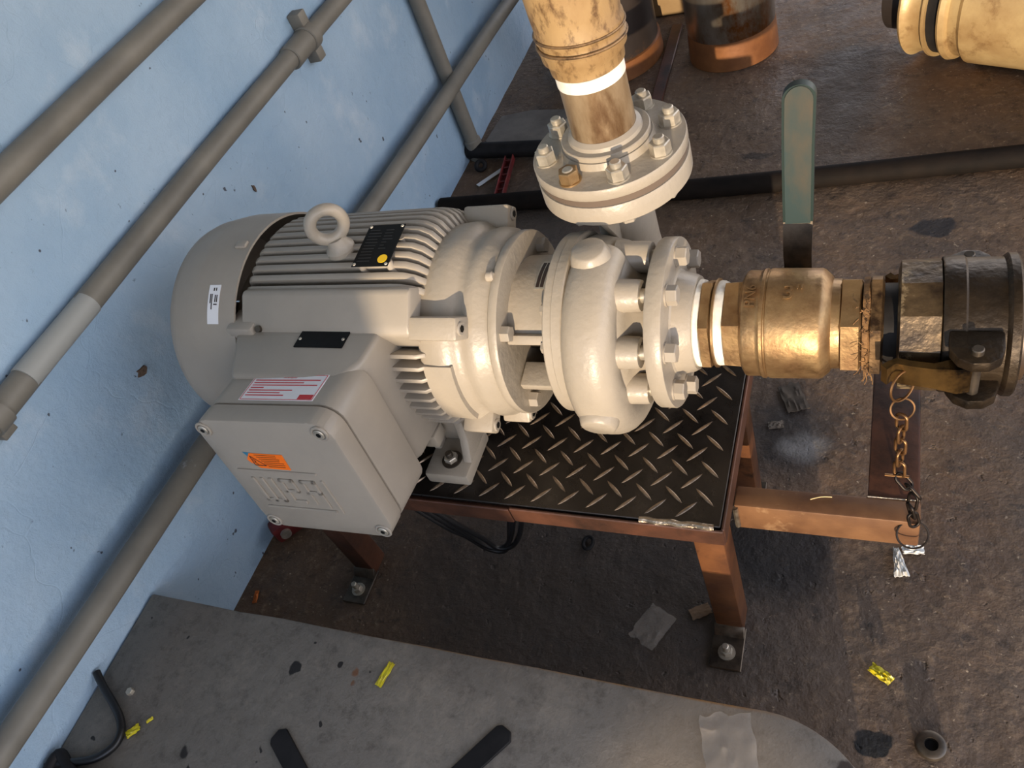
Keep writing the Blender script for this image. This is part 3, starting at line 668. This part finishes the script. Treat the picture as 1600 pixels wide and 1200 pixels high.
# raised cast lettering on the body
def wrap(vs, x0, deg0, R, vert):
    out = []
    for v in vs:
        if vert: x = x0-v.y; s_ = v.x                  # text runs up round the body
        else: x = x0+v.x; s_ = v.y
        d = math.radians(deg0)-s_/R; r = R+v.z
        out.append(Vector((x, -r*math.sin(d), AZ+r*math.cos(d))))
    return out
vs, fs = text_mesh('PN6', .016, .0007); g = G(); g.add(wrap(vs, .0865, 14, .0612, True), fs); g.build('cast_letters', BRASS, bv)
vs, fs = text_mesh('3"', .026, .0007); g = G(); g.add(wrap(vs, .130, 12, .0628, False), fs); g.build('cast_letters', BRASS, bv)

hc = thing('hose_coupling', 'dark oily cam lever hose coupling at the end of the suction line', 'coupling', (.28, 0, AZ-.072))
g = G(); g.lx([(.1985, .03), (.1987, .0505), (.204, .0515), (.206, .049), (.207, .03)], 40); g.build('hemp_wrap', HEMP, hc, 60)
g = G()
for i in range(40):
    d = random.uniform(10, 175); p0 = pol(.0515, d, random.uniform(.194, .206)); p1 = p0+Vector((random.uniform(-.006, .006), -.002-random.random()*.006, -random.random()*.02 if d > 90 else random.uniform(-.004, .006)))
    g.tube([p0, (p0+p1)/2+Vector((random.uniform(-.003, .003), -.002, 0)), p1], .0005, 4, sub=3)
tag(g.build('hemp_strands', HEMP, hc), 'loose hemp strands', kind='stuff')
g = G(); g.rev([(0, .050), (.002, .0575), (.012, .0575), (.0145, .050)], (.2045, 0, AZ), (1, 0, 0), 6, .36); g.build('hex_collar', BRASSD, hc, 25)
g = G(); g.lx([(.216, .03), (.216, .044), (.234, .044), (.234, .03)], 40); g.build('neck', RUBBER, hc)
g = G(); g.rev([(0, .058), (.0025, .0690), (.039, .0700), (.041, .066)], (.2315, 0, AZ), (1, 0, 0), 12, .13); g.build('adapter_body', OILYW, hc, 20)
g = G(); g.lx([(.2715, .04), (.272, .0700), (.274, .0712), (.291, .0712), (.293, .0695), (.326, .0690), (.328, .0715), (.330, .0730), (.337, .0730), (.339, .0712), (.339, .04)], 64); g.build('coupler_body', OILY, hc, 35)
g = G(); g.lx([(.338, .03), (.338, .056), (.346, .056), (.347, .050), (.80, .050), (.80, .03)], 48); g.build('hose_tail', mat('stained_hose_tail', (64, 58, 60), (84, 66, 46), rough=.4, metal=.3, ns=8), hc)
for s_, nm in ((1, 'front'), (-1, 'back')):
    dz_ = 0 if s_ > 0 else -.032
    for zc in (.484+dz_, .428+dz_):
        g = G()
        pl_ = [(.277, -.055*s_), (.277, -.078*s_), (.284, -.090*s_), (.296, -.0965*s_), (.310, -.0955*s_), (.320, -.088*s_), (.3235, -.075*s_), (.3235, -.055*s_)]
        g.prism(pl_, 2, zc-.0065, zc+.0065, .0015)
        ear = g.build('cam_ear', OILY, hc)
    g = G(); g.cyl((.300, -.083*s_, .415+dz_), (.300, -.083*s_, .497+dz_), .0055, n=16, bev=.001); g.build('cam_pin', DSTEEL, ear)
    g = G(); yl = lambda v: -v*s_
    path = [(.302, .079), (.285, .083), (.265, .0835), (.245, .0805), (.232, .0775), (.226, .079), (.221, .084)]
    vs = []; fs = []
    for i, (x, y) in enumerate(path):
        a = Vector(path[max(0, i-1)]); b = Vector(path[min(len(path)-1, i+1)]); d = (b-a).normalized(); nr = Vector((-d.y, d.x))*(.0075 if i < 2 else .0038)
        hz = .018 if i < 2 else (.0145 if i < 5 else .012)
        for q, dz in ((-1, -hz), (1, -hz), (1, hz), (-1, hz)): vs.append(Vector((x+nr.x*q, yl(y+nr.y*q), .456+dz_+dz)))
    for i in range(len(path)-1):
        for k in range(4): fs.append((i*4+k, i*4+(k+1) % 4, i*4+4+(k+1) % 4, i*4+4+k))
    fs += [(0, 1, 2, 3), tuple((len(path)-1)*4+k for k in range(4))]
    g.add(vs, fs); g.build('cam_lever', mat('bright_worn_lever_'+nm, (150, 116, 66), (70, 54, 34), rough=.25, metal=.8, ns=16, dirt=((24, 18, 14), 14, .5, .62)), hc, 30)

# chain from the cam lever to the beam
ch = thing('lever_chain', 'small rusty chain with split rings hanging from the cam lever to the beam', 'chain', (.258, -.13, .235))
CHB = mat('bronze_chain', (150, 112, 74), (104, 76, 48), rough=.35, metal=.8, ns=40)
CHD = mat('black_chain', (52, 44, 38), (34, 29, 26), rough=.4, metal=.7, ns=40)
G().ring((.2385, -.089, .4455), (.75, -.6, .2), .0165, .0013, 40, 8).build('split_ring', CHB, ch)
G().ring((.2395, -.096, .4175), (.25, -.8, .5), .0115, .0011, 36, 8, 1.0).build('split_ring', CHB, ch)
G().ring((.2575, -.1335, .2335), (.1, -.75, .65), .0165, .0012, 40, 8).build('split_ring', CHD, ch)
def link_mesh(m, nm):
    g = G(); pts = []
    R_, L_ = .0055, .0055
    for i in range(10): a = math.pi*i/9; pts.append((R_*math.cos(a), 0, L_+R_*math.sin(a)))
    for i in range(10): a = math.pi+math.pi*i/9; pts.append((R_*math.cos(a), 0, -L_+R_*math.sin(a)))
    g.tube(pts, .0018, 8, True, spline=False)
    me = bpy.data.meshes.new(nm); me.from_pydata([tuple(v) for v in g.v], [], g.f); me.polygons.foreach_set('use_smooth', [True]*len(me.polygons)); me.materials.append(m); return me
LB, LD = link_mesh(CHB, 'chain_link_bronze'), link_mesh(CHD, 'chain_link_black')
def links(path, me, roll0):
    P_ = [Vector(p) for p in path]; tot = sum((b-a).length for a, b in zip(P_, P_[1:])); n = max(2, round(tot/.0165))
    for i in range(n):
        s_ = tot*(i+.5)/n
        for a, b in zip(P_, P_[1:]):
            L_ = (b-a).length
            if s_ <= L_: break
            s_ -= L_
        d = (b-a).normalized(); q = d.to_track_quat('Z', 'Y').to_matrix().to_4x4()
        o = bpy.data.objects.new('chain_link', me); C.objects.link(o); o.parent = ch
        o.matrix_local = Matrix.Translation(a+d*s_-ch.location) @ q @ Matrix.Rotation(roll0+(math.pi/2)*(i % 2), 4, 'Z')
links([(.2395, -.0985, .409), (.2400, -.110, .335), (.2405, -.1125, .322)], LB, .55)
links([(.2405, -.1125, .320), (.256, -.121, .302), (.254, -.127, .275), (.2590, -.1305, .252)], LD, .4)
G().cyl((.226, -.113, .321), (.250, -.114, .322), .0015, n=8).build('toggle_bar', CHB, ch)

# ================================================================== stand
sd = thing('pump_stand', 'low welded steel stand with tread plate top, bolted feet and side beams', 'stand', (-.27, 0, 0))
PT = .282
tp = G().box((-.605, -.1785, PT-.006), (.0525, .185, PT), .001, 1).build('tread_plate', PLATE, sd)
bm = bmesh.new()
nb_ = 9; prof = []
for i in range(nb_):
    t = i/(nb_-1); x = (t-.5)*.034; wd = .0026*math.sin(math.pi*t)**.6+.0002; hh = .0021*math.sin(math.pi*t)**.7
    prof.append((x, wd, hh))
g = G(); vs = []; fs = []
for x, wd, hh in prof: vs += [(x, -wd, -.0005), (x, -wd*.35, hh), (x, wd*.35, hh), (x, wd, -.0005)]
for i in range(nb_-1):
    for k in range(3): fs.append((i*4+k, i*4+k+1, i*4+5+k, i*4+4+k))
g.add(vs, fs)
BM_ = bpy.data.meshes.new('tread_bar'); BM_.from_pydata([tuple(v) for v in g.v], [], g.f); BM_.polygons.foreach_set('use_smooth', [True]*len(BM_.polygons)); BM_.materials.append(TREAD)
bm.free()
rest = G()
for i in range(-12, 9):
    for j in range(-9, 5):
        for q, (ox, oy, an) in enumerate(((0, 0, 46), (.0195, -.0215, -43))):
            x = -.181+.038*i+ox; y = -.077+.041*j+oy
            if not (-.598 < x < .044 and -.168 < y < .178): continue
            if x > -.36 and y < .06:
                o = bpy.data.objects.new('tread_bar', BM_); C.objects.link(o); o.parent = tp
                o.location = Vector((x, y, PT))-sd.location; o.rotation_euler.z = math.radians(an)
            else: rest.add(g.v, g.f, Matrix.Translation((x, y, PT)) @ Matrix.Rotation(math.radians(an), 4, 'Z'))
tag(rest.build('tread_bars_under_motor', TREAD, tp), 'raised bars of the tread plate hidden under the motor', kind='stuff')
def rail(lo, hi, ledge_lo, ledge_hi):
    g = G(); g.box(lo, hi, .0012, 1); g.box(ledge_lo, ledge_hi, .0012, 1); return g.build('frame_rail', RUST, sd)
rail((-.22, -.1855, .251), (.0565, -.1815, .2815), (-.22, -.183, .2715), (.0565, -.15, .2755))
rail((-.612, -.1865, .249), (-.221, -.1825, .2800), (-.612, -.184, .2715), (-.221, -.15, .2755))
rail((.0535, -.182, .251), (.0575, .19, .2815), (.02, -.18, .2715), (.056, .19, .2755))
rail((-.612, -.182, .251), (-.608, .19, .2815), (-.61, -.18, .2715), (-.58, .19, .2755))
rail((-.612, .186, .251), (.0575, .19, .2815), (-.61, .15, .2715), (.056, .188, .2755))
g = G(); g.tube([(-.045+.01*i, -.1795+.0008*math.sin(i*2.1), .2815+.0006*math.sin(i*3.3)) for i in range(10)], .0042, 10); g.build('weld_bead', WELD, sd)
for x0, y0, m in ((.0165, -.1835, LEGM), (-.603, -.1835, RUST), (.0165, .010, LEGM), (-.603, .010, RUST)):
    lg = G().box((x0, y0, .0), (x0+.038, y0+.04, .272), .003, 2).build('leg', m, sd)
    if y0 < 0:
        g = G(); g.box((x0-.003, y0-.058, .0), (x0+.041, y0+.006, .0045), .001, 1); g.prism([(y0-.012, .004), (y0, .018), (y0+.002, .018), (y0+.002, .004)], 0, x0-.002, x0+.040, .001, 1); g.build('foot_plate', DSTEEL, lg)
        c = Vector((x0+.019, y0-.034, .0045)); g = G(); g.cyl(c, c+Vector((0, 0, .002)), .012, n=20); g.hexp(c+Vector((0, 0, .002)), (0, 0, 1), .015, .008); g.cyl(c, c+Vector((0, 0, .022)), .0048, n=14, bev=.001); g.build('anchor_bolt', STEEL, lg)
    else:
        G().box((x0-.004, y0-.004, 0), (x0+.042, y0+.06, .0045), .001, 1).build('foot_plate', DSTEEL, lg)
G().box((.0575, -.1275, .1965), (.2650, -.0975, .250), .003, 2).build('side_beam', RUSTB, sd)
G().box((.0575, .150, .1965), (.2650, .180, .250), .003, 2).build('side_beam', RUST, sd)
G().box((.2090, -.0975, .2000), (.2645, .1500, .2498), .003, 2).build('cross_beam', RUST, sd)
G().box((.2080, -.0985, .2485), (.2640, -.0965, .2508), .0005, 1).build('weld_seam', WELD, sd)
g = G(); g.tube([(.0595, -.129, .205+.006*i) for i in range(8)], .0035, 8); g.build('weld_bead', WELD, sd)

# motor leads looping under the stand
for k, (dx, dz) in enumerate(((0, 0), (.014, .004), (-.006, -.016))):
    g = G(); g.tube([(-.43+dx, -.17, .335+dz), (-.405+dx, -.160, .235+dz), (-.375+dx, -.150, .155+dz), (-.365+dx*1.5, -.135, .090), (-.345+dx, -.130, .052+dz*.4), (-.315+dx, -.125, .060+dz), (-.285+dx, -.120, .125), (-.262+dx, -.118, .215), (-.25+dx, -.112, .262)], .0042, 10, sub=8)
    single(g, 'motor_lead', CABLE, ('black motor lead looping under the tread plate, middle of three', 'black motor lead looping under the tread plate, innermost of three', 'black motor lead looping under the tread plate, outermost of three')[k], 'cable', (-.35, -.13, .05), 'motor leads', 60)

# ================================================================== background
pp = thing('steel_standpipe', 'shiny scratched upright steel pipe with rusty foot at the back', 'pipe', (-.175, 1.43, 0))
G().lz([(0, .115), (.075, .112), (.076, .09)], -.175, 1.43, 48).build('rusty_foot', POSTR, pp)
G().lz([(.074, .09), (.075, .1115), (1.6, .1115), (1.6, .09)], -.175, 1.43, 48).build('pipe_length', POST, pp)
dd = thing('dark_standpipe', 'wide dark upright pipe close behind the discharge pipe', 'pipe', (-.53, 1.46, 0))
G().lz([(0, .158), (.05, .156), (.052, .15)], -.53, 1.46, 48).build('foot_ring', POSTR, dd)
G().lz([(.05, .12), (.05, .150), (1.6, .150), (1.6, .12)], -.53, 1.46, 48).build('pipe_length', DRUM, dd)
pb = G(); pb.box((-.44, 1.66, 0), (-.25, 1.80, .16), .012)
single(pb, 'concrete_block', PALE, 'pale block on the floor between the two upright pipes at the back', 'block', (-.345, 1.73, 0))
g = G(); g.box((-.016, -.21, -.001), (.016, .21, .007), .002, 1, Matrix.Translation((-.347, 1.385, 0)) @ Matrix.Rotation(math.radians(2), 4, 'Z'))
single(g, 'flat_bar', RUST, 'long thin rusty flat bar on the floor behind the discharge flange', 'bar', (-.347, 1.385, 0))
bp_ = thing('coated_pipe', 'large tan pipe with grooved collar lying at the upper right corner', 'pipe', (.60, 1.16, 0))
ax = Vector((.893, -.45, .0)).normalized(); o0 = Vector((.275, 1.322, .132))
g = G(); g.rev([(.085, .08), (.085, .128), (.09, .131), (.10, .128), (.105, .120), (.125, .122), (.135, .132), (1.2, .132), (1.2, .08)], o0, ax, 56); g.build('pipe_length', BIGP, bp_, 30)
g = G(); g.rev([(.0, .07), (.0, .126), (.006, .130), (.012, .124), (.030, .118), (.045, .118), (.052, .128), (.058, .128), (.060, .08)], o0, ax, 56); g.build('collar', BIGP, bp_, 30)
g = G(); g.rev([(.055, .05), (.055, .119), (.092, .119), (.092, .05)], o0, ax, 48); g.build('rubber_seal', RUBBER, bp_)
g = G(); g.rev([(-.06, .06), (-.06, .08), (.01, .08), (.01, .06)], o0, ax, 40); g.build('inner_pipe', DRUM, bp_)
g = G(); g.tube([(WX+.01, .800, .022), (-.5, .802, .024), (-.18, .808, .022), (.15, .825, .023), (.45, .845, .023), (1.2, .89, .022)], .0225, 16, sub=8)
single(g, 'floor_pipe', BLKPIPE, 'long black pipe running along the floor behind the pump', 'pipe', (.1, .82, 0), None, 60)
g = G(); g.tube([(WX+.004, 1.030, .026), (-.72, 1.022, .025), (-.60, 1.012, .025), (-.46, 1.00, .025)], .0215, 16)
single(g, 'hose_stub', RUBBER, 'short black hose on the floor at the foot of the upright wall pipe', 'hose', (-.7, 1.02, 0), None, 60)
g = G(); g.ring((-.765, .975, .014), (.2, -.6, .8), .012, .006, 20, 8); single(g, 'hose_ring', RUBBER, 'small black ring below the black hose stub by the wall', 'ring', (-.765, .975, 0), None, 60)
g = G(); M = Matrix.Translation((-.672, .905, .016)) @ Matrix.Rotation(math.radians(98), 4, 'Z')
g.box((-.088, -.012, -.006), (.088, -.009, .012), .001, 1, M); g.box((-.088, .009, -.006), (.088, .012, .012), .001, 1, M); g.box((-.088, -.011, -.008), (.088, .011, -.005), .001, 1, M)
for i in range(6): g.box((-.08+i*.03, -.011, .002), (-.074+i*.03, .011, .006), .0005, 1, M)
single(g, 'red_channel', REDB, 'narrow red steel channel on the floor behind the motor', 'channel', (-.672, .905, 0))
g = G(); g.box((-.04, -.007, .001), (.04, .007, .003), .0005, 1, Matrix.Translation((-.728, .935, .001)) @ Matrix.Rotation(math.radians(52), 4, 'Z'))
single(g, 'paper_strip', WHITE, 'small white strip on the floor beside the red channel', 'strip', (-.728, .935, 0))
rc = thing('red_clamp', 'dark red metal piece in the floor corner below the terminal box', 'clamp', (-.775, -.118, 0))
M = Matrix.Translation((-.775, -.115, .022)) @ Matrix.Rotation(.9, 4, 'Z')
G().box((-.04, -.016, -.02), (.04, .016, .02), .006, 2, M).build('clamp_body', REDB, rc)
G().cyl(M @ Vector((-.02, -.016, .0)), M @ Vector((-.02, -.022, .0)), .010, n=18).build('clamp_bolt', STEEL, rc)

# ================================================================== litter and small things
def crumple(cx, cy, z, a, b, rot, h, n=12, seed=0, th=0.0012, taper=0.):
    g = G(); vs = []; fs = []; R_ = Matrix.Rotation(rot, 4, 'Z')
    for s_ in (0, 1):
        for j in range(n+1):
            for i in range(n+1):
                u = (i/n-.5)*2; v = (j/n-.5)*2
                w_ = 1-taper*(v+1)/2
                e = .22*noise.noise(Vector((u*2+seed, v*2, 9)))
                p = R_ @ Vector((u*a*w_*(1+e), v*b*(1+e), 0))
                hh = h*(.25+.75*abs(noise.noise(Vector((u*2.3+seed, v*2.3, seed))))*1.6)*(1-.5*max(abs(u), abs(v))**4)
                vs.append(Vector((cx+p.x, cy+p.y, z+.0012+hh+s_*th)))
    m_ = (n+1)*(n+1)
    for s_ in (0, 1):
        for j in range(n):
            for i in range(n):
                k = s_*m_+j*(n+1)+i; fs.append((k, k+1, k+n+2, k+n+1))
    for i in range(n):
        for a_, b_ in ((i, i+1), (n*(n+1)+i, n*(n+1)+i+1), (i*(n+1), (i+1)*(n+1)), (i*(n+1)+n, (i+1)*(n+1)+n)): fs.append((a_, b_, b_+m_, a_+m_))
    g.add(vs, fs); return g
def litter(name, m, label, cat, cx, cy, z, a, b, rot, h, seed, group=None, taper=0., th=.0012):
    return single(crumple(cx, cy, z, a, b, rot, h, 12, seed, th, taper), name, m, label, cat, (cx, cy, z), group, 30)
litter('plastic_bag', FILM, 'clear crumpled plastic bag on the dark floor left of the front leg', 'bag', -.075, -.197, 0, .022, .030, -.45, .006, 3)
litter('plastic_bag', FILM, 'clear crumpled plastic bag on the raised step near its rounded corner', 'bag', .085, -.405, .187, .028, .045, .25, .007, 8)
litter('paper_tag', CARD, 'small tan paper tag on the floor beside the front leg', 'tag', -.010, -.162, 0, .009, .015, -1.0, .002, 5)
litter('yellow_wrapper', YPLAS, 'bright yellow strip of plastic on the middle of the raised step', 'wrapper', -.360, -.398, .187, .005, .017, -.22, .003, 11, 'yellow plastic scraps')
litter('yellow_wrapper', YPLAS, 'crumpled yellow wrapper on the floor at the lower right', 'wrapper', .232, -.211, 0, .007, .015, 1.0, .009, 12, 'yellow plastic scraps')
litter('yellow_wrapper', YPLAS, 'yellow scrap on the step near the lower left cable', 'wrapper', -.708, -.545, .187, .0055, .010, -.7, .003, 13, 'yellow plastic scraps')
litter('yellow_wrapper', YPLAS, 'tiny yellow crumb on the step, smallest of the yellow scraps', 'wrapper', -.690, -.526, .187, .002, .005, -.7, .002, 14, 'yellow plastic scraps')
litter('plastic_scrap', WPLAS, 'torn white plastic scrap on the floor below the beam end', 'scrap', .250, -.045, 0, .010, .022, .2, .010, 15, None, .6)
litter('plastic_scrap', WPLAS, 'white plastic fold on the floor just under the end of the side beam', 'scrap', .268, -.022, 0, .014, .007, .1, .006, 16)
litter('dry_leaf', mat('orange_leaf', (190, 100, 30), (150, 80, 30), rough=.7), 'small orange leaf fragment in the floor corner between wall and step', 'leaf', -.785, -.262, .0, .004, .012, .3, .004, 17)
litter('mud_flake', mat('dried_mud', (96, 84, 70), (70, 60, 50), rough=.9, ns=40, bump=.5), 'grey dried mud flake on the floor between stand and cross beam', 'flake', .083, .245, 0, .018, .030, .4, .006, 19)
litter('mud_flake', mat('pale_chip', (120, 108, 94), (90, 80, 70), rough=.9, ns=40), 'small pale chip on the floor beside the rear leg', 'flake', .060, .185, 0, .012, .007, .2, .005, 20)
g = G(); g.tube([(.146, -.1095, .2512), (.158, -.1055, .2525), (.170, -.1035, .2512)], .0008, 6); single(g, 'straw', FIBRE, 'thin straw lying across the side beam', 'straw', (.158, -.105, .25), None, 60)
for (x0, y0, x1, y1), lb in (((-.480, -.500, -.37, -.575), 'dark flat strip on the step, left of the two at the lower edge'), ((-.172, -.432, -.245, -.535), 'dark flat strip on the step, right of the two at the lower edge')):  # two plain flat dark shapes laid on the step
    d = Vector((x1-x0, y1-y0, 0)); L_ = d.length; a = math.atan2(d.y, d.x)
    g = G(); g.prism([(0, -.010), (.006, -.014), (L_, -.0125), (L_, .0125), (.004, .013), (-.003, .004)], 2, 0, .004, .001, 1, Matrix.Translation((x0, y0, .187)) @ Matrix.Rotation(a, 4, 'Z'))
    single(g, 'dark_strip', RUBBER, lb, 'strip', (x0, y0, .187), 'dark strips on the step')
g = G(); g.tube([(WX+.004, -.487, .203), (-.795, -.502, .197), (-.762, -.520, .194), (-.737, -.535, .194), (-.722, -.552, .194), (-.722, -.572, .194), (-.745, -.593, .194), (-.80, -.612, .196), (WX+.01, -.62, .20)], .0058, 10, sub=8)
single(g, 'step_cable', CABLE, 'black cable curling out of the wall onto the raised step', 'cable', (-.74, -.55, .187), None, 60)
g = G(); g.tube([(-.80, -.60, .20), (-.76, -.615, .196), (-.70, -.612, .196), (-.66, -.64, .196), (-.72, -.67, .197), (-.79, -.65, .198)], .008, 10, True, 8); single(g, 'rubber_coil', RUBBER, 'black rubber coil in the lower left corner of the step', 'coil', (-.74, -.63, .187), None, 60)
g = G(); g.hexp((-.750, -.498, .187), (0, 0, 1), .010, .006); single(g, 'loose_nut', STEEL, 'small shiny hex nut lying on the step near the wall', 'nut', (-.75, -.498, .187))
an = thing('floor_anchor', 'dark ring shaped floor anchor at the lower right', 'anchor', (.29, -.289, 0))
G().lz([(-.002, .018), (.005, .017), (.007, .014), (.007, .008), (.001, .007)], .29, -.289, 28, False).build('anchor_ring', DSTEEL, an); G().lz([(-.002, .0075), (.002, .0075)], .29, -.289, 20).build('anchor_hole', BLACK, an)
g = G(); g.ring((-.205, -.075, .004), (0, 0, 1), .008, .0032, 20, 8, 1.4); single(g, 'rubber_ring', RUBBER, 'small black ring on the dark floor in front of the stand', 'ring', (-.205, -.075, 0), None, 60)

# chipped plaster on the wall
for y, z, a, b in ((-.102, .435, .010, .006), (.30, .47, .003, .007)):
    g = G(); n = 9; pts = [(y+a*(1+.35*math.sin(i*2.7))*math.cos(2*math.pi*i/n), z+b*(1+.35*math.cos(i*1.9))*math.sin(2*math.pi*i/n)) for i in range(n)]
    g.prism(pts, 0, WX-.004, WX+.0045, 0); g.build('plaster_chip', mat('bare_plaster', (112, 92, 76), (80, 66, 56), rough=.9, ns=80, bump=.8, bs=200), wall)
